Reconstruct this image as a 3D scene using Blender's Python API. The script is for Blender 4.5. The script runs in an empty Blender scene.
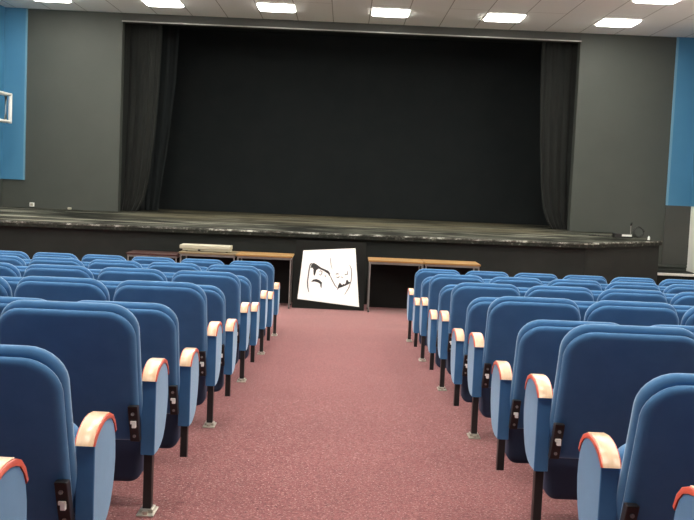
import bpy, bmesh, math, random
from mathutils import Vector, Matrix
random.seed(4)
sc = bpy.context.scene
COL = sc.collection
Z0 = 2.03                      # eye level of the photographer above the front floor
RAKE = 0.0576                  # mean fall of the stepped hall floor
EYE = 1.1                      # eye above that mean fall at y = 0
YA, SP = 3.8055, 0.9233        # a row of seats and the row spacing


def mean_z(y):
    return Z0 - EYE - RAKE * y


# two rows of seats share one shallow tread; each riser is just behind the feet of a row
STEPS = []                     # (y where the tread starts, level)
for n_ in range(-4, 6):
    STEPS.append((YA + SP * (2 * n_ - 1) - .074, mean_z(YA + SP * 2 * n_)))


def floor_z(y):
    if y > 16.1:
        return mean_z(16.1)
    z = STEPS[0][1]
    for y0, lv in STEPS:
        if y >= y0:
            z = lv
    if y > STEPS[-1][0] + .5:
        k = (y - STEPS[-1][0] - .5) / (16.1 - STEPS[-1][0] - .5)
        z += (mean_z(16.1) - z) * k
    return z


# ------------------------------------------------------------------ materials
def new_mat(name, col, rough=0.6, metal=0.0, spec=0.5, sheen=0.0, coat=0.0):
    m = bpy.data.materials.new(name)
    m.use_nodes = True
    b = m.node_tree.nodes['Principled BSDF']
    b.inputs['Base Color'].default_value = (*col, 1)
    b.inputs['Roughness'].default_value = rough
    b.inputs['Metallic'].default_value = metal
    b.inputs['Specular IOR Level'].default_value = spec
    b.inputs['Sheen Weight'].default_value = sheen
    b.inputs['Coat Weight'].default_value = coat
    return m


def nodes(m):
    return m.node_tree.nodes, m.node_tree.links, m.node_tree.nodes['Principled BSDF']


def coords(m, scale=(1, 1, 1), kind='Object', rot=(0, 0, 0)):
    N, L, b = nodes(m)
    tc = N.new('ShaderNodeTexCoord')
    mp = N.new('ShaderNodeMapping')
    mp.inputs['Scale'].default_value = scale
    mp.inputs['Rotation'].default_value = rot
    L.new(tc.outputs[kind], mp.inputs['Vector'])
    return mp.outputs['Vector']


def noise(m, vec, scale, detail=4, rough=0.6):
    N, L, b = nodes(m)
    n = N.new('ShaderNodeTexNoise')
    n.inputs['Scale'].default_value = scale
    n.inputs['Detail'].default_value = detail
    n.inputs['Roughness'].default_value = rough
    L.new(vec, n.inputs['Vector'])
    return n.outputs['Fac']


def ramp(m, fac, stops):
    N, L, b = nodes(m)
    r = N.new('ShaderNodeValToRGB')
    el = r.color_ramp.elements
    while len(el) < len(stops):
        el.new(0.5)
    for e, (p, c) in zip(el, stops):
        e.position = p
        e.color = (*c, 1)
    L.new(fac, r.inputs['Fac'])
    return r.outputs['Color']


def mixc(m, fac, a, b_, mode='MIX'):
    N, L, b = nodes(m)
    x = N.new('ShaderNodeMix')
    x.data_type = 'RGBA'
    x.blend_type = mode
    for sock, v in ((x.inputs[0], fac), (x.inputs[6], a), (x.inputs[7], b_)):
        if isinstance(v, (int, float)):
            sock.default_value = v
        elif isinstance(v, tuple):
            sock.default_value = (*v, 1)
        else:
            L.new(v, sock)
    return x.outputs[2]


def bump(m, h, strength=0.3, dist=0.01):
    N, L, b = nodes(m)
    bp = N.new('ShaderNodeBump')
    bp.inputs['Strength'].default_value = strength
    bp.inputs['Distance'].default_value = dist
    L.new(h, bp.inputs['Height'])
    L.new(bp.outputs['Normal'], b.inputs['Normal'])


def setcol(m, c):
    N, L, b = nodes(m)
    L.new(c, b.inputs['Base Color'])


def varied(name, a, b_, scale, rough=0.6, stretch=(1, 1, 1), bmp=0.0, **k):
    m = new_mat(name, a, rough, **k)
    v = coords(m, stretch)
    f = noise(m, v, scale)
    setcol(m, ramp(m, f, [(0.3, a), (0.7, b_)]))
    if bmp:
        bump(m, f, bmp, 0.004)
    return m


M = {}
# blue woven upholstery
m = new_mat('blue_upholstery', (.05, .13, .3), 0.85, spec=0.25, sheen=0.95)
m.node_tree.nodes['Principled BSDF'].inputs['Sheen Roughness'].default_value = 0.32
m.node_tree.nodes['Principled BSDF'].inputs['Sheen Tint'].default_value = (.66, .86, 1, 1)
v = coords(m)
setcol(m, ramp(m, noise(m, v, 9), [(0.3, (.050, .155, .325)), (0.7, (.063, .184, .375))]))
bump(m, noise(m, coords(m), 500, 2), 0.15, 0.001)
M['fabric'] = m
# carpet
m = new_mat('red_carpet', (.3, .1, .12), 0.95, spec=0.1, sheen=0.2)
v = coords(m)
big = ramp(m, noise(m, v, 1.3, 3), [(0.3, (0.1776, 0.05198, 0.05371)), (0.7, (0.2122, 0.06584, 0.06757))])
sp = noise(m, coords(m), 70, 5, 0.8)
spk = ramp(m, sp, [(0.36, (.50, .46, .46)), (0.50, (1, 1, 1)), (0.60, (1.25, 1.4, 1.4))])
base = mixc(m, 1.0, big, spk, 'MULTIPLY')
fl = ramp(m, noise(m, coords(m), 110, 3, .7), [(0.57, (0, 0, 0)), (0.66, (1, 1, 1))])
setcol(m, mixc(m, fl, base, (.46, .29, .27)))
bump(m, noise(m, coords(m), 160, 2), 0.5, 0.006)
M['carpet'] = m
# plaster / paint
M['grey_wall'] = varied('grey_wall_paint', (.052, .061, .053), (.060, .069, .060), 1.2, 0.62, bmp=0.02)
M['dark_band'] = varied('dark_paint', (0.04615, 0.05, 0.04462), (0.05385, 0.05769, 0.05231), 2, 0.6)
M['front_grey'] = varied('stage_front_paint', (0.01523, 0.01814, 0.01697), (0.02216, 0.02527, 0.02354), 1.6, 0.75, spec=0.2)
M['blue_panel'] = varied('blue_wall_panel', (0.05177, 0.2034, 0.3574), (0.06162, 0.2243, 0.3882), 1.0, 0.5)
M['blue_edge'] = new_mat('pale_blue_edge_strip', (0.15, 0.3299, 0.4599), 0.5)
M['rear_wall'] = varied('rear_wall_paint', (.22, .22, .22), (.26, .26, .26), 1.5, 0.7)
M['white_wall'] = varied('white_wall_paint', (.84, .86, .80), (.87, .88, .83), 1.5, 0.6)
M['hall_wall'] = varied('hall_wall_paint', (.86, .86, .83), (.88, .88, .85), 1.5, 0.7)
# ceiling tiles: dark joints between strips
m = new_mat('ceiling_tiles', (.7, .68, .64), 0.85, spec=0.2)
N, L, b = nodes(m)
br = N.new('ShaderNodeTexBrick')
br.offset = 0.5
br.inputs['Color1'].default_value = (.90, .895, .87, 1)
br.inputs['Color2'].default_value = (.885, .88, .855, 1)
br.inputs['Mortar'].default_value = (.40, .38, .35, 1)
br.inputs['Scale'].default_value = 1.0
br.inputs['Brick Width'].default_value = 40
br.inputs['Row Height'].default_value = 0.78
br.inputs['Mortar Size'].default_value = 0.009
br.inputs['Mortar Smooth'].default_value = 0.1
tc = N.new('ShaderNodeTexCoord')
mp = N.new('ShaderNodeMapping')
mp.inputs['Rotation'].default_value = (0, 0, math.pi / 2)
mp.inputs['Location'].default_value = (0.2, -0.385, 0)
L.new(tc.outputs['Object'], mp.inputs['Vector'])
L.new(mp.outputs['Vector'], br.inputs['Vector'])
L.new(br.outputs['Color'], b.inputs['Base Color'])
M['ceiling'] = m
# worn stage boards
m = new_mat('worn_stage_boards', (.07, .07, .06), 0.85, spec=0.05)
v = coords(m, (0.42, 0.5, 1))
c1 = ramp(m, noise(m, v, 2.2, 6, .7), [(0.44, (.012, .013, .011)), (0.52, (.045, .048, .038)), (0.62, (.09, .094, .077))])
v2 = coords(m, (0.10, 0.62, 1), rot=(0, 0, 0.16))
s2 = ramp(m, noise(m, v2, 3.5, 3, .5), [(0.60, (0, 0, 0)), (0.63, (1, 1, 1))])
c2 = mixc(m, s2, c1, (.22, .22, .18))
N, L, b = nodes(m)
wv = N.new('ShaderNodeTexWave')
wv.bands_direction = 'Y'
wv.inputs['Scale'].default_value = 1.1
wv.inputs['Distortion'].default_value = 0.6
L.new(coords(m), wv.inputs['Vector'])
sx = N.new('ShaderNodeSeparateXYZ')
L.new(coords(m), sx.inputs[0])
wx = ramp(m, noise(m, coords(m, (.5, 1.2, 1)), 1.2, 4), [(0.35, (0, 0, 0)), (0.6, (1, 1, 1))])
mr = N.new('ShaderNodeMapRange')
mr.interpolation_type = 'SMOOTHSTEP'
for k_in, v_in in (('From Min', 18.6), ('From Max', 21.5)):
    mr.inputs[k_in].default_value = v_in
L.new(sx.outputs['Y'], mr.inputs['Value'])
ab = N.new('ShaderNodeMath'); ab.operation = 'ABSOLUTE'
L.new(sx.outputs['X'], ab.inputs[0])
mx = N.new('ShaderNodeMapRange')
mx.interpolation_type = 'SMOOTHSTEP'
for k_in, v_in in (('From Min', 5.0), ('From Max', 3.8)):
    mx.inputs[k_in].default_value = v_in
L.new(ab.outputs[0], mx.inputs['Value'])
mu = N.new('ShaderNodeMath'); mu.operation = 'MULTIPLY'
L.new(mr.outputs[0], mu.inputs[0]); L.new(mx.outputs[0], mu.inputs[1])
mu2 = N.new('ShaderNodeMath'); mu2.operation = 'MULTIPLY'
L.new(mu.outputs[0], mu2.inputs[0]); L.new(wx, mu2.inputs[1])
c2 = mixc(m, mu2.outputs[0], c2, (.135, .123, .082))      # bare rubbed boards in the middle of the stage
seam = ramp(m, wv.outputs['Fac'], [(0.0, (.25, .25, .25)), (0.06, (1, 1, 1))])
setcol(m, mixc(m, 1.0, c2, seam, 'MULTIPLY'))
M['stage'] = m
# worn nosing: dark with chipped pale flecks
m = new_mat('chipped_nosing', (.05, .05, .045), 0.75, spec=0.15)
n1 = noise(m, coords(m, (1, 1, 1)), 11, 5, .75)
setcol(m, ramp(m, n1, [(0.44, (.013, .0145, .012)), (0.60, (.03, .032, .027)), (0.72, (.24, .26, .22))]))
M['nosing'] = m
m = new_mat('worn_white_edge', (.4, .4, .35), 0.75, spec=0.15)
n1 = noise(m, coords(m, (1, 1, 1)), 4.5, 6, .8)
setcol(m, ramp(m, n1, [(0.40, (.03, .032, .028)), (0.52, (.12, .12, .105)), (0.64, (.62, .63, .58))]))
M['edge'] = m
M['black_cloth'] = varied('black_backdrop_cloth', (0.03077, 0.03692, 0.03923), (0.03538, 0.04154, 0.04385), 2.0, 0.95, spec=0.1)
M['curtain'] = varied('charcoal_curtain', (0.02943, 0.03269, 0.03138), (0.03531, 0.03857, 0.03662), 3.0, 0.9, spec=0.15, sheen=0.2)
M['silver'] = varied('brushed_silver', (0.294, 0.294, 0.28), (0.35, 0.35, 0.329), 5, 0.45, metal=0.5)
M['black_metal'] = new_mat('black_metal', (.012, .012, .013), 0.45)
M['grey_metal'] = varied('grey_metal', (.22, .22, .21), (.28, .28, .27), 8, 0.4, metal=0.6)
M['chrome'] = varied('dull_chrome', (0.515, 0.5008, 0.4292), (0.5866, 0.5723, 0.5008), 20, 0.3, metal=0.7)
M['white_plastic'] = new_mat('white_plastic', (.82, .83, .8), 0.4)
M['cream'] = varied('cream_laminate', (0.4292, 0.415, 0.322), (0.4865, 0.465, 0.3648), 3, 0.45)
M['red_edge'] = varied('red_lacquer', (0.558, 0.063, 0.027), (0.63, 0.0855, 0.036), 6, 0.35, coat=0.3)


def wood(name, a, b_, rough=0.4, stretch=(3, 22, 22), coat=0.0):
    m = new_mat(name, a, rough, coat=coat)
    f = noise(m, coords(m, stretch), 1.6, 5, .6)
    setcol(m, ramp(m, f, [(0.3, a), (0.7, b_)]))
    return m


M['arm_wood'] = wood('pale_arm_wood', (0.6138, 0.3813, 0.2046), (0.7812, 0.558, 0.3534), 0.28, (27.9, 3.72, 3.72), 0.7)
M['arm_wood'].node_tree.nodes['Principled BSDF'].inputs['Coat Roughness'].default_value = 0.3
M['desk_wood'] = wood('tan_desk_wood', (.25, .14, .04), (.36, .21, .068), 0.4)
M['desk_pale'] = wood('pale_desk_wood', (0.1755, 0.1365, 0.06825), (0.221, 0.1723, 0.091), 0.4)
M['maroon'] = wood('maroon_desk_top', (0.0405, 0.01575, 0.0135), (0.063, 0.027, 0.0225), 0.3)
M['board_black'] = varied('black_board', (0.009231, 0.01, 0.009231), (0.01231, 0.01308, 0.01192), 2.5, 0.8, spec=0.1)
M['paper'] = varied('white_paper', (.92, .93, .92), (.95, .96, .95), 2, 0.6)
M['seat_shade'] = varied('navy_seat_shade', (0.024, 0.0408, 0.0888), (0.0312, 0.0504, 0.1056), 6, 0.7)  # upholstery blue darkened to paint the shade low on the seats
M['desk_void'] = varied('black_void_sheet', (0.004615, 0.004769, 0.004615), (0.006154, 0.006308, 0.006154), 3, 0.8, spec=0.15)  # near-black, stands for the darkness under the desks
M['ink'] = new_mat('black_ink', (.012, .012, .012), 0.6)
M['ink_grey'] = new_mat('grey_pencil', (.13, .13, .13), 0.7)
m = bpy.data.materials.new('lit_diffuser')
m.use_nodes = True
N, L = m.node_tree.nodes, m.node_tree.links
N.remove(N['Principled BSDF'])
em = N.new('ShaderNodeEmission')
em.inputs['Color'].default_value = (1.0, .955, .86, 1)
em.inputs['Strength'].default_value = 27
L.new(em.outputs[0], N['Material Output'].inputs['Surface'])
M['lamp'] = m


# ------------------------------------------------------------------ mesh helpers
def bx(bm, x0, x1, y0, y1, z0, z1, bevel=0.0, seg=2):
    r = bmesh.ops.create_cube(bm, size=1.0)
    vs = r['verts']
    for v_ in vs:
        v_.co = Vector((x0 + (v_.co.x + .5) * (x1 - x0), y0 + (v_.co.y + .5) * (y1 - y0), z0 + (v_.co.z + .5) * (z1 - z0)))
    if bevel:
        es = list({e for v_ in vs for e in v_.link_edges})
        bmesh.ops.bevel(bm, geom=es, offset=bevel, segments=seg, affect='EDGES', profile=0.5)


def tube(bm, pts, r, n=10, closed=False):
    pts = [Vector(p) for p in pts]
    rings = []
    k = len(pts)
    for i, p in enumerate(pts):
        if closed:
            d = pts[(i + 1) % k] - pts[i - 1]
        else:
            d = pts[min(i + 1, k - 1)] - pts[max(i - 1, 0)]
        d.normalize()
        a = d.cross(Vector((0, 0, 1)))
        if a.length < 1e-3:
            a = d.cross(Vector((1, 0, 0)))
        a.normalize()
        b_ = d.cross(a)
        rings.append([bm.verts.new(p + (a * math.cos(t) + b_ * math.sin(t)) * r) for t in (2 * math.pi * j / n for j in range(n))])
    for i in range(k if closed else k - 1):
        A, B = rings[i], rings[(i + 1) % k]
        for j in range(n):
            bm.faces.new((A[j], A[(j + 1) % n], B[(j + 1) % n], B[j]))
    if not closed:
        bm.faces.new(rings[0][::-1])
        bm.faces.new(rings[-1])


def prism(bm, poly, x0, x1, bevel=0.0):
    """profile of (y, z) points extruded along x"""
    a = [bm.verts.new((x0, y, z)) for y, z in poly]
    b_ = [bm.verts.new((x1, y, z)) for y, z in poly]
    n = len(poly)
    fs = [bm.faces.new(a), bm.faces.new(b_[::-1])]
    caps = set(fs)
    for i in range(n):
        fs.append(bm.faces.new((a[i], b_[i], b_[(i + 1) % n], a[(i + 1) % n])))
    if bevel:
        es = [e for f in caps for e in f.edges]
        bmesh.ops.bevel(bm, geom=es, offset=bevel, segments=2, affect='EDGES', profile=0.5)


def plan(bm, poly, z0, z1):
    """polygon of (x, y) points extruded from z0 to z1"""
    a = [bm.verts.new((x, y, z0)) for x, y in poly]
    b_ = [bm.verts.new((x, y, z1)) for x, y in poly]
    n = len(poly)
    bm.faces.new(a)
    bm.faces.new(b_[::-1])
    for i in range(n):
        bm.faces.new((a[i], b_[i], b_[(i + 1) % n], a[(i + 1) % n]))


def rrect(wb, wt, h, rb, rt, inset, n=7):
    """rounded trapezoid, bottom width wb, top width wt, from v = 0 to h"""
    wb, wt = wb - 2 * inset, wt - 2 * inset
    rb, rt = max(rb - inset, .004), max(rt - inset, .004)
    v0, v1 = inset, h - inset
    out = []

    def arc(cx, cy, r, a0):
        for i in range(n + 1):
            t = a0 + math.pi / 2 * i / n
            out.append((cx + r * math.cos(t), cy + r * math.sin(t)))
    arc(wb / 2 - rb, v0 + rb, rb, -math.pi / 2)
    arc(wt / 2 - rt, v1 - rt, rt, 0)
    arc(-wt / 2 + rt, v1 - rt, rt, math.pi / 2)
    arc(-wb / 2 + rb, v0 + rb, rb, math.pi)
    return out


def pad(bm, wb, wt, h, rb, rt, t, edge, bulge, place):
    """upholstered pad: rounded trapezoid of thickness t; place(u, depth, v) -> co"""
    k = 5
    prof = []
    for i in range(k + 1):
        a = math.pi / 2 * i / k
        prof.append((edge * (1 - math.sin(a)), edge * (1 - math.cos(a)) if False else edge - edge * math.cos(a)))
    loops = [(i_, d) for i_, d in prof] + [(i_, t - d) for i_, d in prof[::-1]]
    rings = []
    cen = h / 2
    for ins, d in loops:
        rings.append([bm.verts.new(place(u, d, v_)) for u, v_ in rrect(wb, wt, h, rb, rt, ins)])
    n = len(rings[0])
    for A, B in zip(rings, rings[1:]):
        for j in range(n):
            bm.faces.new((A[j], A[(j + 1) % n], B[(j + 1) % n], B[j]))
    for ring, d, s in ((rings[0], 0, -1), (rings[-1], t, 1)):
        prev = ring
        base = rrect(wb, wt, h, rb, rt, loops[0][0])
        for f, bl in ((.72, .6), (.4, .9)):
            cur = [bm.verts.new(place(u * f, d + s * bulge * bl, cen + (v_ - cen) * f)) for u, v_ in base]
            for j in range(n):
                q = (prev[j], prev[(j + 1) % n], cur[(j + 1) % n], cur[j])
                bm.faces.new(q if s > 0 else q[::-1])
            prev = cur
        c = bm.verts.new(place(0, d + s * bulge, cen))
        for j in range(n):
            q = (prev[j], prev[(j + 1) % n], c)
            bm.faces.new(q if s > 0 else q[::-1])


def mesh_of(name, bm, mat, smooth=False):
    bmesh.ops.recalc_face_normals(bm, faces=bm.faces[:])
    me = bpy.data.meshes.new(name)
    bm.to_mesh(me)
    bm.free()
    me.materials.append(M[mat])
    if smooth:
        for p in me.polygons:
            p.use_smooth = True
        try:
            me.set_sharp_from_angle(angle=math.radians(50))
        except Exception:
            pass
    return me


def link(name, me, parent=None, loc=(0, 0, 0)):
    o = bpy.data.objects.new(name, me)
    COL.objects.link(o)
    o.location = loc
    if parent:
        o.parent = parent
    return o


def obj(name, bm, mat, parent=None, smooth=False, loc=(0, 0, 0)):
    return link(name, mesh_of(name, bm, mat, smooth), parent, loc)


def tag(o, label, cat, group=None):
    o['label'] = label
    o['category'] = cat
    if group:
        o['group'] = group
    return o


def thing(name, label, cat, loc=(0, 0, 0), group=None, rz=0.0):
    o = bpy.data.objects.new(name, None)
    COL.objects.link(o)
    o.location = loc
    o.rotation_euler = (0, 0, rz)
    o.empty_display_size = 0.1
    return tag(o, label, cat, group)


def struct(name, bm, mat, label=None, parent=None):
    o = obj(name, bm, mat, parent)
    if not parent:
        o['kind'] = 'structure'
        if label:
            o['label'] = label
            o['category'] = name.split('_')[0]
    return o


def B():
    return bmesh.new()


# ------------------------------------------------------------------ the setting
XLW, XRW = -7.68, 7.80           # side walls
YB, YW = -3.0, 22.5              # back wall, proscenium wall
CEIL = Z0 + 3.56
STG = Z0 - 0.84                  # stage floor level

bm = B()                          # carpet in shallow treads, level near the stage
prof = [(YB, STEPS[0][1])]
for (y0, lv), (_, up_) in zip(STEPS[1:], STEPS[:-1]):
    if y0 > YB:
        prof += [(y0 - .012, up_), (y0 - .003, up_ - .004), (y0, up_ - .012), (y0, lv)]
prof += [(STEPS[-1][0] + .5, STEPS[-1][1]), (16.1, mean_z(16.1)), (YW, mean_z(16.1)), (YW, mean_z(16.1) - .2), (YB, mean_z(16.1) - .2)]
prism(bm, prof, XLW, XRW)
struct('floor', bm, 'carpet', 'red speckled carpet stepping gently down the aisle towards the stage')
bm = B(); bx(bm, XLW - .2, XRW + .2, YB - .2, YW + .1, CEIL, CEIL + .12)
struct('ceiling', bm, 'ceiling', 'pale tiled ceiling with dark joints above the hall')
bm = B(); bx(bm, XLW - .2, XLW, YB, YW, floor_z(16) - .2, CEIL)
struct('wall_left', bm, 'hall_wall', 'left side wall of the hall')
bm = B(); bx(bm, XRW, XRW + .2, YB, YW, floor_z(16) - .2, CEIL)
struct('wall_right', bm, 'white_wall', 'white lower right side wall beside the stage')
bm = B(); bx(bm, XLW - .2, XRW + .2, YB - .2, YB, floor_z(16) - .2, CEIL)
struct('wall_back', bm, 'rear_wall', 'back wall of the hall behind the seats')
OX0, OX1, OZ = -5.06, 5.11, Z0 + 3.37
bm = B()                          # proscenium wall with its opening
bx(bm, XLW, OX0, YW, YW + .25, floor_z(17), CEIL)
bx(bm, OX1, XRW, YW, YW + .25, floor_z(17), CEIL)
struct('wall_front', bm, 'grey_wall', 'grey painted wall on either side of the stage opening')
bm = B(); bx(bm, OX0, OX1, YW, YW + .25, OZ, CEIL)
struct('trim_1', bm, 'dark_band', 'dark grey band above the stage opening')
bm = B(); bx(bm, OX0 - .01, OX1 + .01, YW - .05, YW - .002, OZ - .012, OZ + .018, .006)
struct('trim_2', bm, 'silver', 'thin silver rail along the top of the stage opening')
# blue cladding: piers on the front wall and the upper side walls
bm = B(); bx(bm, XLW, -7.19, YW - .04, YW, Z0 - .22, CEIL)
struct('trim_3', bm, 'blue_panel', 'blue panel at the far left of the front wall')
bm = B(); bx(bm, -7.19, -7.155, YW - .045, YW, Z0 - .22, CEIL)
struct('trim_4', bm, 'blue_edge', 'pale edge strip of the left blue panel')
bm = B(); bx(bm, 7.28, XRW, YW - .04, YW, Z0 - .17, CEIL)
struct('trim_5', bm, 'blue_panel', 'blue panel at the far right of the front wall')
bm = B(); bx(bm, 7.235, 7.28, YW - .045, YW, Z0 - .17, CEIL)
struct('trim_6', bm, 'blue_edge', 'pale edge strip of the right blue panel')
bm = B(); bx(bm, XLW, XLW + .03, 20.8, YW - .04, Z0 - .22, CEIL)
struct('trim_7', bm, 'blue_panel', 'blue cladding along the upper left side wall')
bm = B(); bx(bm, XRW - .03, XRW, 20.8, YW - .04, Z0 - .17, CEIL)
struct('trim_8', bm, 'blue_panel', 'blue cladding along the upper right side wall')
bm = B(); bx(bm, 7.0, XRW, YW - .05, YW, Z0 - 1.56, Z0 - 1.51, .01)
struct('baseboard_right', bm, 'grey_wall', 'grey ledge at the foot of the wall right of the stage')
bm = B(); bx(bm, XLW, XLW + .03, 20.8, YW, floor_z(17), Z0 - .221)
struct('trim_12', bm, 'grey_wall', 'grey lower strip of the left side wall beside the stage')
bm = B(); bx(bm, 7.235, XRW, YW - .04, YW, Z0 - 1.50, Z0 - .171)
struct('trim_13', bm, 'dark_band', 'darker grey pier under the right blue panel')
# stage
EDGE = [(XLW, 16.12), (4.22, 17.12), (6.16, 19.25), (6.16, YW)]


def inset(d):
    return [(XLW, 16.12 + d), (4.22 - .1 * d, 17.12 + d), (6.16 - .3 * d, 19.25 + .2 * d), (6.16 - .3 * d, YW)]


bm = B(); plan(bm, EDGE + [(XLW, YW)], STG - .075, STG)
struct('stage_floor', bm, 'stage', 'worn grey-green boarded stage floor')
bm = B(); plan(bm, [(-6.6, YW), (6.16, YW), (6.6, YW + .26), (6.6, 25.9), (-6.6, 25.9)], STG - .2, STG)
struct('stage_floor', bm, 'stage', 'stage floor behind the opening')
bm = B(); plan(bm, inset(.10) + [(XLW, YW)], floor_z(17) - .01, STG - .075)
struct('stage_front', bm, 'front_grey', 'dark grey panelled front of the stage')
bm = B()
for (p, q) in zip(EDGE[:2], EDGE[1:3]):
    d = Vector((q[0] - p[0], q[1] - p[1])); L_ = d.length; d.normalize(); nrm = Vector((d.y, -d.x))
    a, c = Vector(p), Vector(q)
    plan(bm, [tuple(a + nrm * .018), tuple(c + nrm * .018), tuple(c), tuple(a)], STG - .08, STG - .024)
struct('trim_9', bm, 'nosing', 'chipped dark nosing along the stage edge')
bm = B()
for (p, q) in zip(EDGE[:2], EDGE[1:3]):
    d = Vector((q[0] - p[0], q[1] - p[1])); d.normalize(); nrm = Vector((d.y, -d.x))
    a, c = Vector(p), Vector(q)
    plan(bm, [tuple(a + nrm * .022), tuple(c + nrm * .022), tuple(c - nrm * .05), tuple(a - nrm * .05)], STG - .023, STG + .004)
struct('trim_10', bm, 'edge', 'worn whitish strip along the front edge of the stage floor')
# stage house, black inside
bm = B(); bx(bm, -6.8, 6.8, 25.62, 25.9, STG - .2, CEIL + .3)
struct('wall_stage_rear', bm, 'black_cloth', 'black rear wall of the stage')
bm = B(); bx(bm, -6.8, -6.6, YW + .25, 25.62, STG - .2, CEIL + .3)
struct('wall_stage_left', bm, 'black_cloth')
bm = B(); bx(bm, 6.6, 6.8, YW + .25, 25.62, STG - .2, CEIL + .3)
struct('wall_stage_right', bm, 'black_cloth')
bm = B(); bx(bm, -6.8, 6.8, YW + .1, 25.9, CEIL + .13, CEIL + .35)
struct('ceiling_stage', bm, 'black_cloth')
# landing right of the stage
bm = B(); bx(bm, 6.80, XRW, 21.521, YW, floor_z(17), Z0 - 1.63)
struct('side_landing', bm, 'front_grey', 'low landing at the foot of the right wall')
bm = B(); bx(bm, 6.80, XRW, 21.46, 21.52, Z0 - 1.675, Z0 - 1.62, .008)
struct('trim_11', bm, 'white_plastic', 'white top edge of the low landing right of the stage')


# ------------------------------------------------------------------ stage curtains
def curtain(name, label, y, x_out, inner, ztop, zbot, mat, pleats, amp, group=None):
    """pleated hanging cloth; inner(t) = free edge x at t from top (0) to hem (1)"""
    bm = B()
    nu, nv = pleats * 10, 26
    rows = []
    for j in range(nv + 1):
        t = j / nv
        xi = inner(t)
        row = []
        for i in range(nu + 1):
            u = i / nu
            x = x_out + (xi - x_out) * u
            ph = 2 * math.pi * pleats * u + .5 * math.sin(3 * u + 2 * t)
            yy = y + amp * math.sin(ph) * (.55 + .45 * t) + .25 * amp * math.sin(2.3 * ph + 1)
            row.append(bm.verts.new((x, yy, ztop + (zbot - ztop) * t)))
        rows.append(row)
    for a, c in zip(rows, rows[1:]):
        for i in range(nu):
            bm.faces.new((a[i], a[i + 1], c[i + 1], c[i]))
    bmesh.ops.solidify(bm, geom=bm.faces[:], thickness=0.012)
    o = obj(name, bm, mat, smooth=True)
    return tag(o, label, 'curtain', group)


def pl(pts):
    def f(t):
        for (a, x0), (c, x1) in zip(pts, pts[1:]):
            if t <= c:
                k = (t - a) / (c - a)
                return x0 + (x1 - x0) * k
        return pts[-1][1]
    return f


CT, CB = CEIL + .1, STG + .012
curtain('stage_curtain', 'charcoal curtain hanging at the left side of the stage opening', 23.0, -5.22,
        pl([(0, -4.26), (.35, -4.30), (.6, -4.37), (.8, -4.46), (.93, -4.56), (1, -4.72)]), CT, CB, 'curtain', 5, .028)
curtain('stage_curtain', 'narrow black inner curtain just right of the left charcoal curtain', 23.9, -4.9,
        pl([(0, -4.02), (.3, -4.08), (.6, -4.2), (1, -4.42)]), CT, CB, 'black_cloth', 4, .014)
curtain('stage_curtain', 'charcoal curtain gathered at the right side of the stage opening', 23.0, 5.30,
        pl([(0, 4.33), (.3, 4.37), (.6, 4.44), (.78, 4.50), (.9, 4.58), (.97, 4.70), (1, 4.80)]), CT, CB, 'curtain', 5, .028)
bm = B()
nu = 300
ra, rb = [], []
for i in range(nu + 1):
    x = -6.4 + 12.8 * i / nu
    yy = 25.35 + .010 * math.sin(x * 5)
    ra.append(bm.verts.new((x, yy, CT + .02)))
    rb.append(bm.verts.new((x, yy, CB)))
for i in range(nu):
    bm.faces.new((ra[i], ra[i + 1], rb[i + 1], rb[i]))
bmesh.ops.solidify(bm, geom=bm.faces[:], thickness=0.012)
tag(obj('backdrop', bm, 'black_cloth', smooth=True), 'wide black backdrop cloth hanging across the rear of the stage', 'backdrop')

# ------------------------------------------------------------------ ceiling lights
ORD = ['', 'first', 'second', 'third', 'fourth', 'fifth', 'sixth', 'seventh', 'eighth', 'ninth', 'tenth', 'eleventh', 'twelfth']
LW, LD = .74, .84


def light_meshes():
    bm = B()
    w, d, h = LW / 2 + .031, LD / 2 + .031, .012
    bx(bm, -w, -w + .03, -d, d, -h, 0)
    bx(bm, w - .03, w, -d, d, -h, 0)
    bx(bm, -w + .03, w - .03, -d, -d + .03, -h, 0)
    bx(bm, -w + .03, w - .03, d - .03, d, -h, 0)
    fr = mesh_of('frame', bm, 'white_plastic')
    bm = B()
    w, d = LW / 2, LD / 2
    poly = []
    for sx, sy, a0 in ((1, 1, 0), (-1, 1, 90), (-1, -1, 180), (1, -1, 270)):
        for q in range(5):
            a = math.radians(a0 + 22.5 * q)
            poly.append((sx * (w - .10) + .10 * math.cos(a), sy * (d - .10) + .10 * math.sin(a)))
    plan(bm, poly, -.03, -.002)
    return fr, mesh_of('diffuser', bm, 'lamp')


FR, DF = light_meshes()
for r in range(8):
    y = 20.9 - 2.72 * r
    for c in range(6):
        x = .80 + 2.345 * (c - 3)
        t = thing('ceiling_light', 'lit white ceiling panel, %s from the left, %s' % (ORD[c + 1], 'row nearest the stage' if r == 0 else '%s row from the stage' % ORD[r + 1]), 'ceiling light',
                  (x, y, CEIL), 'lit ceiling panels')
        link('frame', FR, t)
        link('diffuser', DF, t)

# ------------------------------------------------------------------ theatre seats
P = 0.542
XLP, XRP = -0.718, 0.8093        # aisle posts of the two blocks

RECL = .25                       # rearward lean of the backs over their height
BH = .558                         # height of the back


def back_place(y0, z0, h):
    def f(u, d, v_):
        lean = -RECL * v_ / BH - .012 * math.sin(math.pi * min(v_ / BH, 1)) * -1
        curve = .025 * (u / .25) ** 2          # sides wrap forward a little
        return Vector((u, y0 + d + lean + curve * .6, z0 + v_))
    return f


ARM_TOP = [(0.0, .528), (.012, .543), (.035, .557), (.065, .568), (.10, .574), (.14, .576), (.18, .572), (.215, .560), (.243, .537), (.262, .505)]
ARM_REST = [(.272, .465), (.274, .42), (.266, .375), (.25, .335), (.222, .292), (.185, .262), (.14, .245), (.08, .24), (0.0, .24)]


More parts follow.
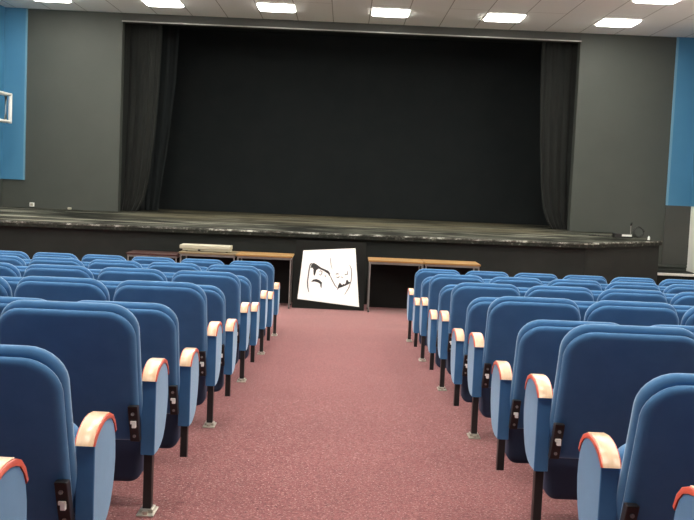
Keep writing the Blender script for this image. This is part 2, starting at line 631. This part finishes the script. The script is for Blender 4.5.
def offset_top(d):
    out = []
    for i, (y, z) in enumerate(ARM_TOP):
        a = ARM_TOP[max(i - 1, 0)]
        c = ARM_TOP[min(i + 1, len(ARM_TOP) - 1)]
        n_ = Vector((-(c[1] - a[1]), c[0] - a[0])).normalized()
        if i == 0:
            n_ = Vector((-1, 0.25)).normalized()
        out.append((y + n_.x * d, z + n_.y * d))
    return out


def strip(i0, i1, d0, d1):
    lo, hi = offset_top(d0)[i0:i1], offset_top(d1)[i0:i1]
    return lo + hi[::-1]


def build_meshes():
    S = {}
    bm = B(); pad(bm, .492, .510, BH, .05, .10, .075, .034, .006, back_place(.010, .292, BH))
    S['backrest'] = mesh_of('backrest', bm, 'fabric', True)
    bm = B(); pad(bm, .486, .505, BH - .029, .04, .10, .050, .026, .006, back_place(-.036, .297, BH))
    S['back_panel'] = mesh_of('back_panel', bm, 'fabric', True)

    def seat_place(u, d, v_):
        return Vector((u, .115 + d + .06 * (v_ / .5), .10 + v_))
    bm = B(); pad(bm, .425, .42, .45, .07, .09, .105, .035, .012, seat_place)
    S['seat'] = mesh_of('seat', bm, 'fabric', True)

    def shade_place(u, d, v_):
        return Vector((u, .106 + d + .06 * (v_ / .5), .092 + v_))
    bm = B(); pad(bm, .452, .452, .28, .05, .02, .125, .03, .004, shade_place)  # added dark pad: stands for shade on the lower seat
    S['seat_shade'] = mesh_of('seat_shade', bm, 'seat_shade', True)
    bm = B(); prism(bm, ARM_TOP + ARM_REST, -.0275, .0275, .004)
    S['arm_panel'] = mesh_of('arm_panel', bm, 'fabric')
    bm = B(); prism(bm, ARM_TOP + ARM_REST, -.017, .017, .005)
    S['arm_panel_in'] = mesh_of('arm_panel', bm, 'fabric', True)
    bm = B(); prism(bm, strip(0, 10, .0005, .014), -.0185, .0185, .002)
    S['arm_cap_in'] = mesh_of('arm_cap', bm, 'red_edge', True)
    bm = B(); prism(bm, strip(0, 7, .0135, .0165), -.014, .014, .001)
    S['wood_inlay_in'] = mesh_of('wood_inlay', bm, 'arm_wood', True)
    bm = B(); prism(bm, strip(0, 10, .0005, .014), -.030, .030, .002)
    S['arm_cap'] = mesh_of('arm_cap', bm, 'red_edge', True)
    bm = B(); prism(bm, strip(0, 7, .0135, .0165), -.0255, .0255, .001)
    S['wood_inlay'] = mesh_of('wood_inlay', bm, 'arm_wood', True)
    bm = B(); bx(bm, -.0165, .0165, .018, .062, .004, .25, .003)
    S['post'] = mesh_of('post', bm, 'black_metal')
    bm = B()
    bx(bm, -.034, .034, -.022, .095, 0, .008, .003)
    S['foot_plate'] = mesh_of('foot_plate', bm, 'chrome')
    bm = B()
    for y in (-.008, .082):
        tube(bm, [(0, y, .005), (0, y, .02)], .012, 8)
    bx(bm, -.026, .026, .008, .072, .004, .022, .003)
    S['plate_bolt'] = mesh_of('plate_bolt', bm, 'chrome')
    bm = B()
    bx(bm, -.018, .018, -.008, .03, 0, .15, .003)
    for v_ in bm.verts:
        v_.co.y -= RECL / BH * v_.co.z
    S['hinge_plate'] = mesh_of('hinge_plate', bm, 'black_metal')
    bm = B()
    bx(bm, -.004, .011, -.057, -.040, .064, .090, .002)
    bx(bm, -.011, .011, -.0555, -.042, .078, .090, .002)
    S['clip'] = mesh_of('clip', bm, 'white_plastic')
    bm = B()
    tube(bm, [(0, -.007, 0), (0, -.014, 0)], .0065, 8)
    S['hinge_screw'] = mesh_of('hinge_screw', bm, 'grey_metal')
    return S


S = build_meshes()


def standard(root, x, aisle):
    e = '' if aisle else '_in'
    link('arm_panel', S['arm_panel' + e], root, (x, 0, 0))
    cap = link('arm_cap', S['arm_cap' + e], root, (x, 0, 0))
    cap['label'] = 'red edged wooden arm top'
    link('wood_inlay', S['wood_inlay' + e], cap)
    link('post', S['post'], root, (x, 0, 0))
    fp = link('foot_plate', S['foot_plate'], root, (x, 0, 0))
    link('plate_bolt', S['plate_bolt'], fp)


def make_seat(side, end):
    """side = +1: block left of the aisle (aisle on its +x side)"""
    root = bpy.data.objects.new('theatre_seat', None)
    COL.objects.link(root)
    root.empty_display_size = .1
    link('backrest', S['backrest'], root)
    link('back_panel', S['back_panel'], root)
    st = link('seat', S['seat'], root)
    link('seat_shade', S['seat_shade'], st)['label'] = 'dark navy pad standing for shade low on the seat'
    if end:
        standard(root, side * P / 2, True)
    standard(root, -side * P / 2, False)
    for s in (side, -side):
        h = link('hinge_plate', S['hinge_plate'], root, (s * .233, -.046, .305))
        if s == side:
            c = link('clip', S['clip'], h)
            link('hinge_screw', S['hinge_screw'], h, (0, -.055, .12))
            link('hinge_screw', S['hinge_screw'], h, (0, -.010, .025))
    return root


def dup(src):
    r = src.copy(); COL.objects.link(r)
    for ch in src.children:
        c = ch.copy(); COL.objects.link(c); c.parent = r
        for g in ch.children:
            d = g.copy(); COL.objects.link(d); d.parent = c
    return r


PROTO = {}
for k in range(-2, 9):                       # rows, nearest to the camera first
    y = YA + SP * k - (.028 if k % 2 else 0)
    rown = 9 - k                              # counted from the stage
    row_txt = 'front row' if rown == 1 else '%s row from the stage' % ORD[rown]
    for side, xp, blk in ((1, XLP, 'left'), (-1, XRP, 'right')):
        for i in range(12):
            x = xp - side * P * (i + .5)
            near = abs(x) - P / 2
            if i > 0 and near > .46 * (y - .1) + .05:
                break
            end = i == 0
            key = (side, end)
            if key not in PROTO:
                o = PROTO[key] = make_seat(*key)
            else:
                o = dup(PROTO[key])
            o.location = (x, y, floor_z(y))
            if end:
                lab = 'blue aisle seat with wood-topped arm, %s of the aisle, %s' % (blk, row_txt)
            else:
                lab = 'blue folding seat %s of the aisle, %s, %s from the aisle' % (blk, row_txt, ORD[i + 1])
            tag(o, lab, 'seat', 'blue folding seats %s of the aisle' % blk)


# ------------------------------------------------------------------ desks along the stage front
FZ = floor_z(16.2)


def desk(x0, x1, y0, mat, label, ztop=.85, depth=.66, panel=True):
    w = x1 - x0
    t = thing('desk', label, 'desk', ((x0 + x1) / 2, y0 + depth / 2, FZ), 'desks along the stage front')
    bm = B(); bx(bm, -w / 2 + .003, w / 2 - .003, -depth / 2, depth / 2, ztop - .028, ztop, .004)
    obj('desk_top', bm, mat, t)
    bm = B()
    bx(bm, -w / 2 + .02, w / 2 - .02, -depth / 2 + .02, -depth / 2 + .045, ztop - .062, ztop - .029)
    bx(bm, -w / 2 + .02, w / 2 - .02, depth / 2 - .045, depth / 2 - .02, ztop - .062, ztop - .029)
    for s in (-1, 1):
        bx(bm, s * (w / 2 - .0325) - .0125, s * (w / 2 - .0325) + .0125, -depth / 2 + .045, depth / 2 - .045, ztop - .062, ztop - .029)
    obj('frame', bm, 'grey_metal', t)
    if panel:
        bm = B(); bx(bm, -w / 2 + .05, w / 2 - .05, depth / 2 - .04, depth / 2 - .022, .03, ztop - .064)  # black sheet added to give the dark void under the desk
        obj('void_sheet', bm, 'desk_void', t)
    for sx in (-1, 1):
        for sy in (-1, 1):
            bm = B()
            cx, cy = sx * (w / 2 - .03), sy * (depth / 2 - .033)
            dz = floor_z(y0 + depth / 2 + cy) - FZ
            tube(bm, [(cx, cy, dz + .002), (cx, cy, ztop - .05)], .0105, 10)
            lg = obj('leg', bm, 'grey_metal', t, True)
            bm = B(); tube(bm, [(cx, cy, dz), (cx, cy, dz + .02)], .0125, 10)
            obj('foot_cap', bm, 'black_metal', lg, True)
    return t


desk(.432, 1.312, 15.68, 'desk_wood', 'tan wooden desk touching the right edge of the black poster board')
desk(1.312, 2.205, 15.68, 'desk_wood', 'tan wooden desk behind the first seats right of the aisle')
desk(-1.66, -.768, 15.72, 'desk_wood', 'tan wooden desk left of the black poster board')
desk(-2.565, -1.66, 15.72, 'desk_pale', 'pale wooden desk under the flat cream case')
desk(-3.40, -2.58, 15.75, 'maroon', 'dark maroon topped desk at the left end of the desks', .80, .56)

t = thing('flat_case', 'flat cream case lying on the pale wooden desk', 'case', (-2.17, 16.03, FZ + .85))
bm = B(); bx(bm, -.405, .405, -.16, .16, .042, .105, .012); obj('lid', bm, 'cream', t)
bm = B(); bx(bm, -.36, .40, -.14, .14, .012, .0415, .004); obj('body', bm, 'cream', t)
bm = B(); bx(bm, -.115, -.075, -.156, -.1405, .014, .036, .003); obj('latch', bm, 'black_metal', t)
bm = B()
for sx in (-.3, .34):
    for sy in (-.1, .1):
        tube(bm, [(sx, sy, 0), (sx, sy, .013)], .018, 8)
obj('foot', bm, 'black_metal', t)

# ------------------------------------------------------------------ poster board
BY0, BY1 = 15.96, 16.28                       # foot and head of the leaning board
BHT = 1.115
ang = math.atan2(BY1 - BY0, BHT)
t = thing('display_board', 'black board with a white theatre mask poster leaning on the stage front', 'board', (-.18, BY0, FZ + .012))
t.rotation_euler = (-ang, 0, 0)
k_ = 1 / 61.8                                 # metres per drawing unit


def pp(u, v_):                                # drawing unit -> board plane, level with the floor line
    a, c = (u - 328.5) * k_ + .013, -(v_ - 307.8) * k_ + .016
    r = -.0432 * -1
    return (a * math.cos(r) - c * math.sin(r) + .0, a * math.sin(r) + c * math.cos(r))





def sheet(bm, poly, y0, y1):
    a = [bm.verts.new((x, y0, z)) for x, z in poly]
    c = [bm.verts.new((x, y1, z)) for x, z in poly]
    n = len(poly)
    bm.faces.new(a)
    bm.faces.new(c[::-1])
    for i in range(n):
        bm.faces.new((a[i], c[i], c[(i + 1) % n], a[(i + 1) % n]))


bm = B()
sheet(bm, [(-.582, 0), (.578, 0), (.578, BHT), (-.56, BHT)], 0, .03)
obj('board', bm, 'board_black', t)
bm = B()
sheet(bm, [pp(303.1, 249.4), pp(355.4, 247.2), pp(358.8, 306.8), pp(297.4, 298.6)], -.006, -.0005)
ps = obj('poster_sheet', bm, 'paper', t)
ps['label'] = 'white poster sheet with two drawn masks'


def zz(x, y):                                 # sketch grid -> sheet
    return pp(300 + x / 8.66, 245 + y / 8.66)


def stroke(bm, pts, w):
    w = w * 1.6
    pts = [Vector(zz(*p)) for p in pts]
    L_, R_ = [], []
    for i, p in enumerate(pts):
        d = (pts[min(i + 1, len(pts) - 1)] - pts[max(i - 1, 0)]).normalized()
        n_ = Vector((-d.y, d.x)) * w / 2
        f = .45 if i in (0, len(pts) - 1) else 1
        L_.append(tuple(p + n_ * f))
        R_.append(tuple(p - n_ * f))
    for i in range(len(pts) - 1):
        sheet(bm, [L_[i], L_[i + 1], R_[i + 1], R_[i]], -.0075, -.0055)


def blot(bm, pts):
    cx, cy = sum(p[0] for p in pts) / len(pts), sum(p[1] for p in pts) / len(pts)
    sheet(bm, [zz(cx + (x - cx) * 1.04, cy + (y - cy) * 1.4) for x, y in pts], -.0078, -.0055)


BROW = [(92, 200), (100, 176), (118, 166), (140, 174), (180, 196), (240, 216), (256, 232), (250, 252), (238, 234), (200, 216), (160, 203), (142, 212), (128, 248), (118, 240), (116, 205), (104, 196)]
MOUTH_A = [(98, 318), (114, 304), (140, 300), (168, 308), (188, 322), (184, 358), (176, 350), (172, 330), (150, 320), (124, 316)]
MOUTH_B = [(322, 376), (330, 346), (344, 326), (356, 336), (364, 342), (376, 334), (384, 338), (394, 330), (398, 312), (408, 308), (418, 322), (438, 324), (420, 336), (392, 346), (360, 356), (336, 362)]
for nm, pts in (('drawn_brow', BROW), ('drawn_mouth', MOUTH_A), ('drawn_mouth', MOUTH_B)):
    bm = B(); blot(bm, pts); obj(nm, bm, 'ink', ps)
# loose outlines and eyes of the two masks, line by line
for pts, w_ in (
        ([(106, 150), (92, 158), (84, 176), (76, 220), (70, 270), (64, 310), (66, 360), (76, 406)], .013),
        ([(164, 226), (176, 218), (190, 226), (186, 246), (174, 258), (164, 246)], .009),
        ([(212, 258), (220, 264), (216, 276)], .010),
        ([(112, 150), (124, 160), (132, 170)], .010),
        ([(252, 245), (272, 290), (300, 345), (322, 372)], .010),
        ([(428, 165), (442, 200), (446, 250), (440, 310), (420, 370), (384, 428)], .009),
        ([(258, 104), (262, 114), (264, 130), (268, 170), (278, 205)], .007),
        ([(384, 246), (394, 254), (408, 250), (412, 220)], .011),
        ([(306, 250), (320, 244), (336, 248)], .012),
        ([(314, 270), (322, 280), (334, 276), (340, 266)], .010),
        ([(352, 268), (366, 282), (374, 276)], .008),
        ):
    bm = B(); stroke(bm, pts, w_); obj('drawn_line', bm, 'ink_grey', ps)

# ------------------------------------------------------------------ small things on the stage
SY = STG + .001
t = thing('cable_box', 'small black box with a white strip, on the right corner of the stage', 'box', (5.60, 19.95, SY))
bm = B(); bx(bm, -.18, .16, -.09, .09, 0, .085, .008); obj('case', bm, 'black_metal', t)
bm = B(); bx(bm, -.04, .155, -.095, -.0895, .035, .075, .001); obj('label_strip', bm, 'white_plastic', t)
bm = B()
pts = []
for i in range(60):
    a = 2 * math.pi * i / 20
    r_ = .10 + .012 * math.sin(i * 1.7)
    pts.append((5.93 + .02 * math.sin(i) + r_ * math.cos(a), 19.99 + .03 * (i / 60) + .02 * math.cos(a), SY + .125 + r_ * 1.05 * math.sin(a)))
tube(bm, pts, .0075, 6)
tag(obj('cable_coil', bm, 'black_metal', smooth=True), 'black cable coiled upright beside the box on the right stage corner', 'cable')
bm = B()
pts = []
for i in range(40):
    f = i / 39
    pts.append((5.30 + .17 * math.sin(f * 9) * (1 - f) * .6 + .12 * f - .25 * (1 - f), 20.5 - .5 * f + .05 * math.sin(f * 14), SY + .009))
tube(bm, pts, .009, 6)
tag(obj('loose_cable', bm, 'black_metal', smooth=True), 'loose black cable trailing on the stage floor left of the black box', 'cable')
t = thing('plastic_bottle', 'tiny white bottle standing at the right end of the stage', 'bottle', (5.99, 19.5, SY))
bm = B()
tube(bm, [(0, 0, 0), (0, 0, .06)], .022, 10); obj('body', bm, 'white_plastic', t, True)
bm = B(); tube(bm, [(0, 0, .0605), (0, 0, .078)], .011, 10); obj('cap', bm, 'white_plastic', t, True)
t = thing('microphone_stand', 'short black desk microphone stand at the right stage corner', 'stand', (5.84, 20.25, SY))
bm = B(); tube(bm, [(0, 0, 0), (0, 0, .02)], .07, 14); obj('base', bm, 'black_metal', t, True)
bm = B(); tube(bm, [(0, 0, .0205), (0, 0, .25)], .009, 8); obj('stem', bm, 'grey_metal', t, True)
bm = B(); tube(bm, [(0, -.01, .2505), (.0, -.03, .27), (0, -.06, .30)], .018, 8); obj('microphone', bm, 'black_metal', t, True)
t = thing('power_socket', 'tiny white socket box at the foot of the wall left of the stage', 'socket', (-6.98, YW - .045, STG + .03))
bm = B(); bx(bm, -.05, .05, 0, .043, 0, .09, .006); obj('box', bm, 'white_plastic', t)
bm = B(); bx(bm, -.03, .03, -.006, -.0005, .02, .07, .003); obj('face_plate', bm, 'cream', t)
bm = B(); bx(bm, -6.16, -6.08, YW - .12, YW - .05, STG + .001, STG + .05, .012)
tag(obj('wooden_block', bm, 'cream'), 'small pale block on the stage floor by the left wall', 'block')

# ------------------------------------------------------------------ white tubular frame on the left wall
t = thing('backboard', 'white tubular backboard frame sticking out of the blue left wall', 'backboard', (-7.31, 21.6, Z0 + 1.01))
zt, zb = .575, .0
y0, y1 = -3.4, 0.0
bm = B()
for dx in (0, .10):
    tube(bm, [(dx, y0, zt), (dx, y1, zt), (dx, y1, zb), (dx, y0, zb)], .032, 8, True)
bx(bm, .065, .135, y1 - .035, y1 + .035, zb - .035, zt + .035, .02)
obj('frame', bm, 'white_plastic', t, True)
bm = B()
for y_, z_ in ( (y0, zt), (y0, zb)):
    tube(bm, [(0, y_, z_), (.10, y_, z_)], .018, 8)
obj('spacer', bm, 'white_plastic', t, True)
for y_ in (-.8, -2.6):
    bm = B()
    tube(bm, [(-.012, y_, zt * .5 + .28), (-.335, y_, zt * .5 + .28)], .018, 8)
    obj('bracket', bm, 'white_plastic', t, True)

# ------------------------------------------------------------------ camera, world, view
p, r, w = 0.0759, 0.0432, 0.0059
f = Vector((math.sin(w) * math.cos(p), math.cos(w) * math.cos(p), -math.sin(p)))
rt = Vector((math.cos(w), -math.sin(w), 0))
up = rt.cross(f)
rt2 = rt * math.cos(r) + up * math.sin(r)
up2 = up * math.cos(r) - rt * math.sin(r)
cam = bpy.data.cameras.new('camera')
cam.sensor_fit = 'HORIZONTAL'
cam.sensor_width = 36
cam.lens = 1000 * 36 / 694
cam.clip_start = 0.05
co = bpy.data.objects.new('camera', cam)
COL.objects.link(co)
mt = Matrix((rt2, up2, -f)).transposed().to_4x4()
mt.translation = Vector((0, 0, Z0))
co.matrix_world = mt
sc.camera = co

wd = bpy.data.worlds.new('world')
sc.world = wd
wd.use_nodes = True
wd.node_tree.nodes['Background'].inputs[0].default_value = (0, 0, 0, 1)
sc.view_settings.view_transform = 'Standard'
sc.view_settings.look = 'None'
sc.view_settings.exposure = 0.0
sc.view_settings.gamma = 1.0
sc.view_settings.use_curve_mapping = False
sc.cycles.max_bounces = 8
sc.cycles.diffuse_bounces = 5
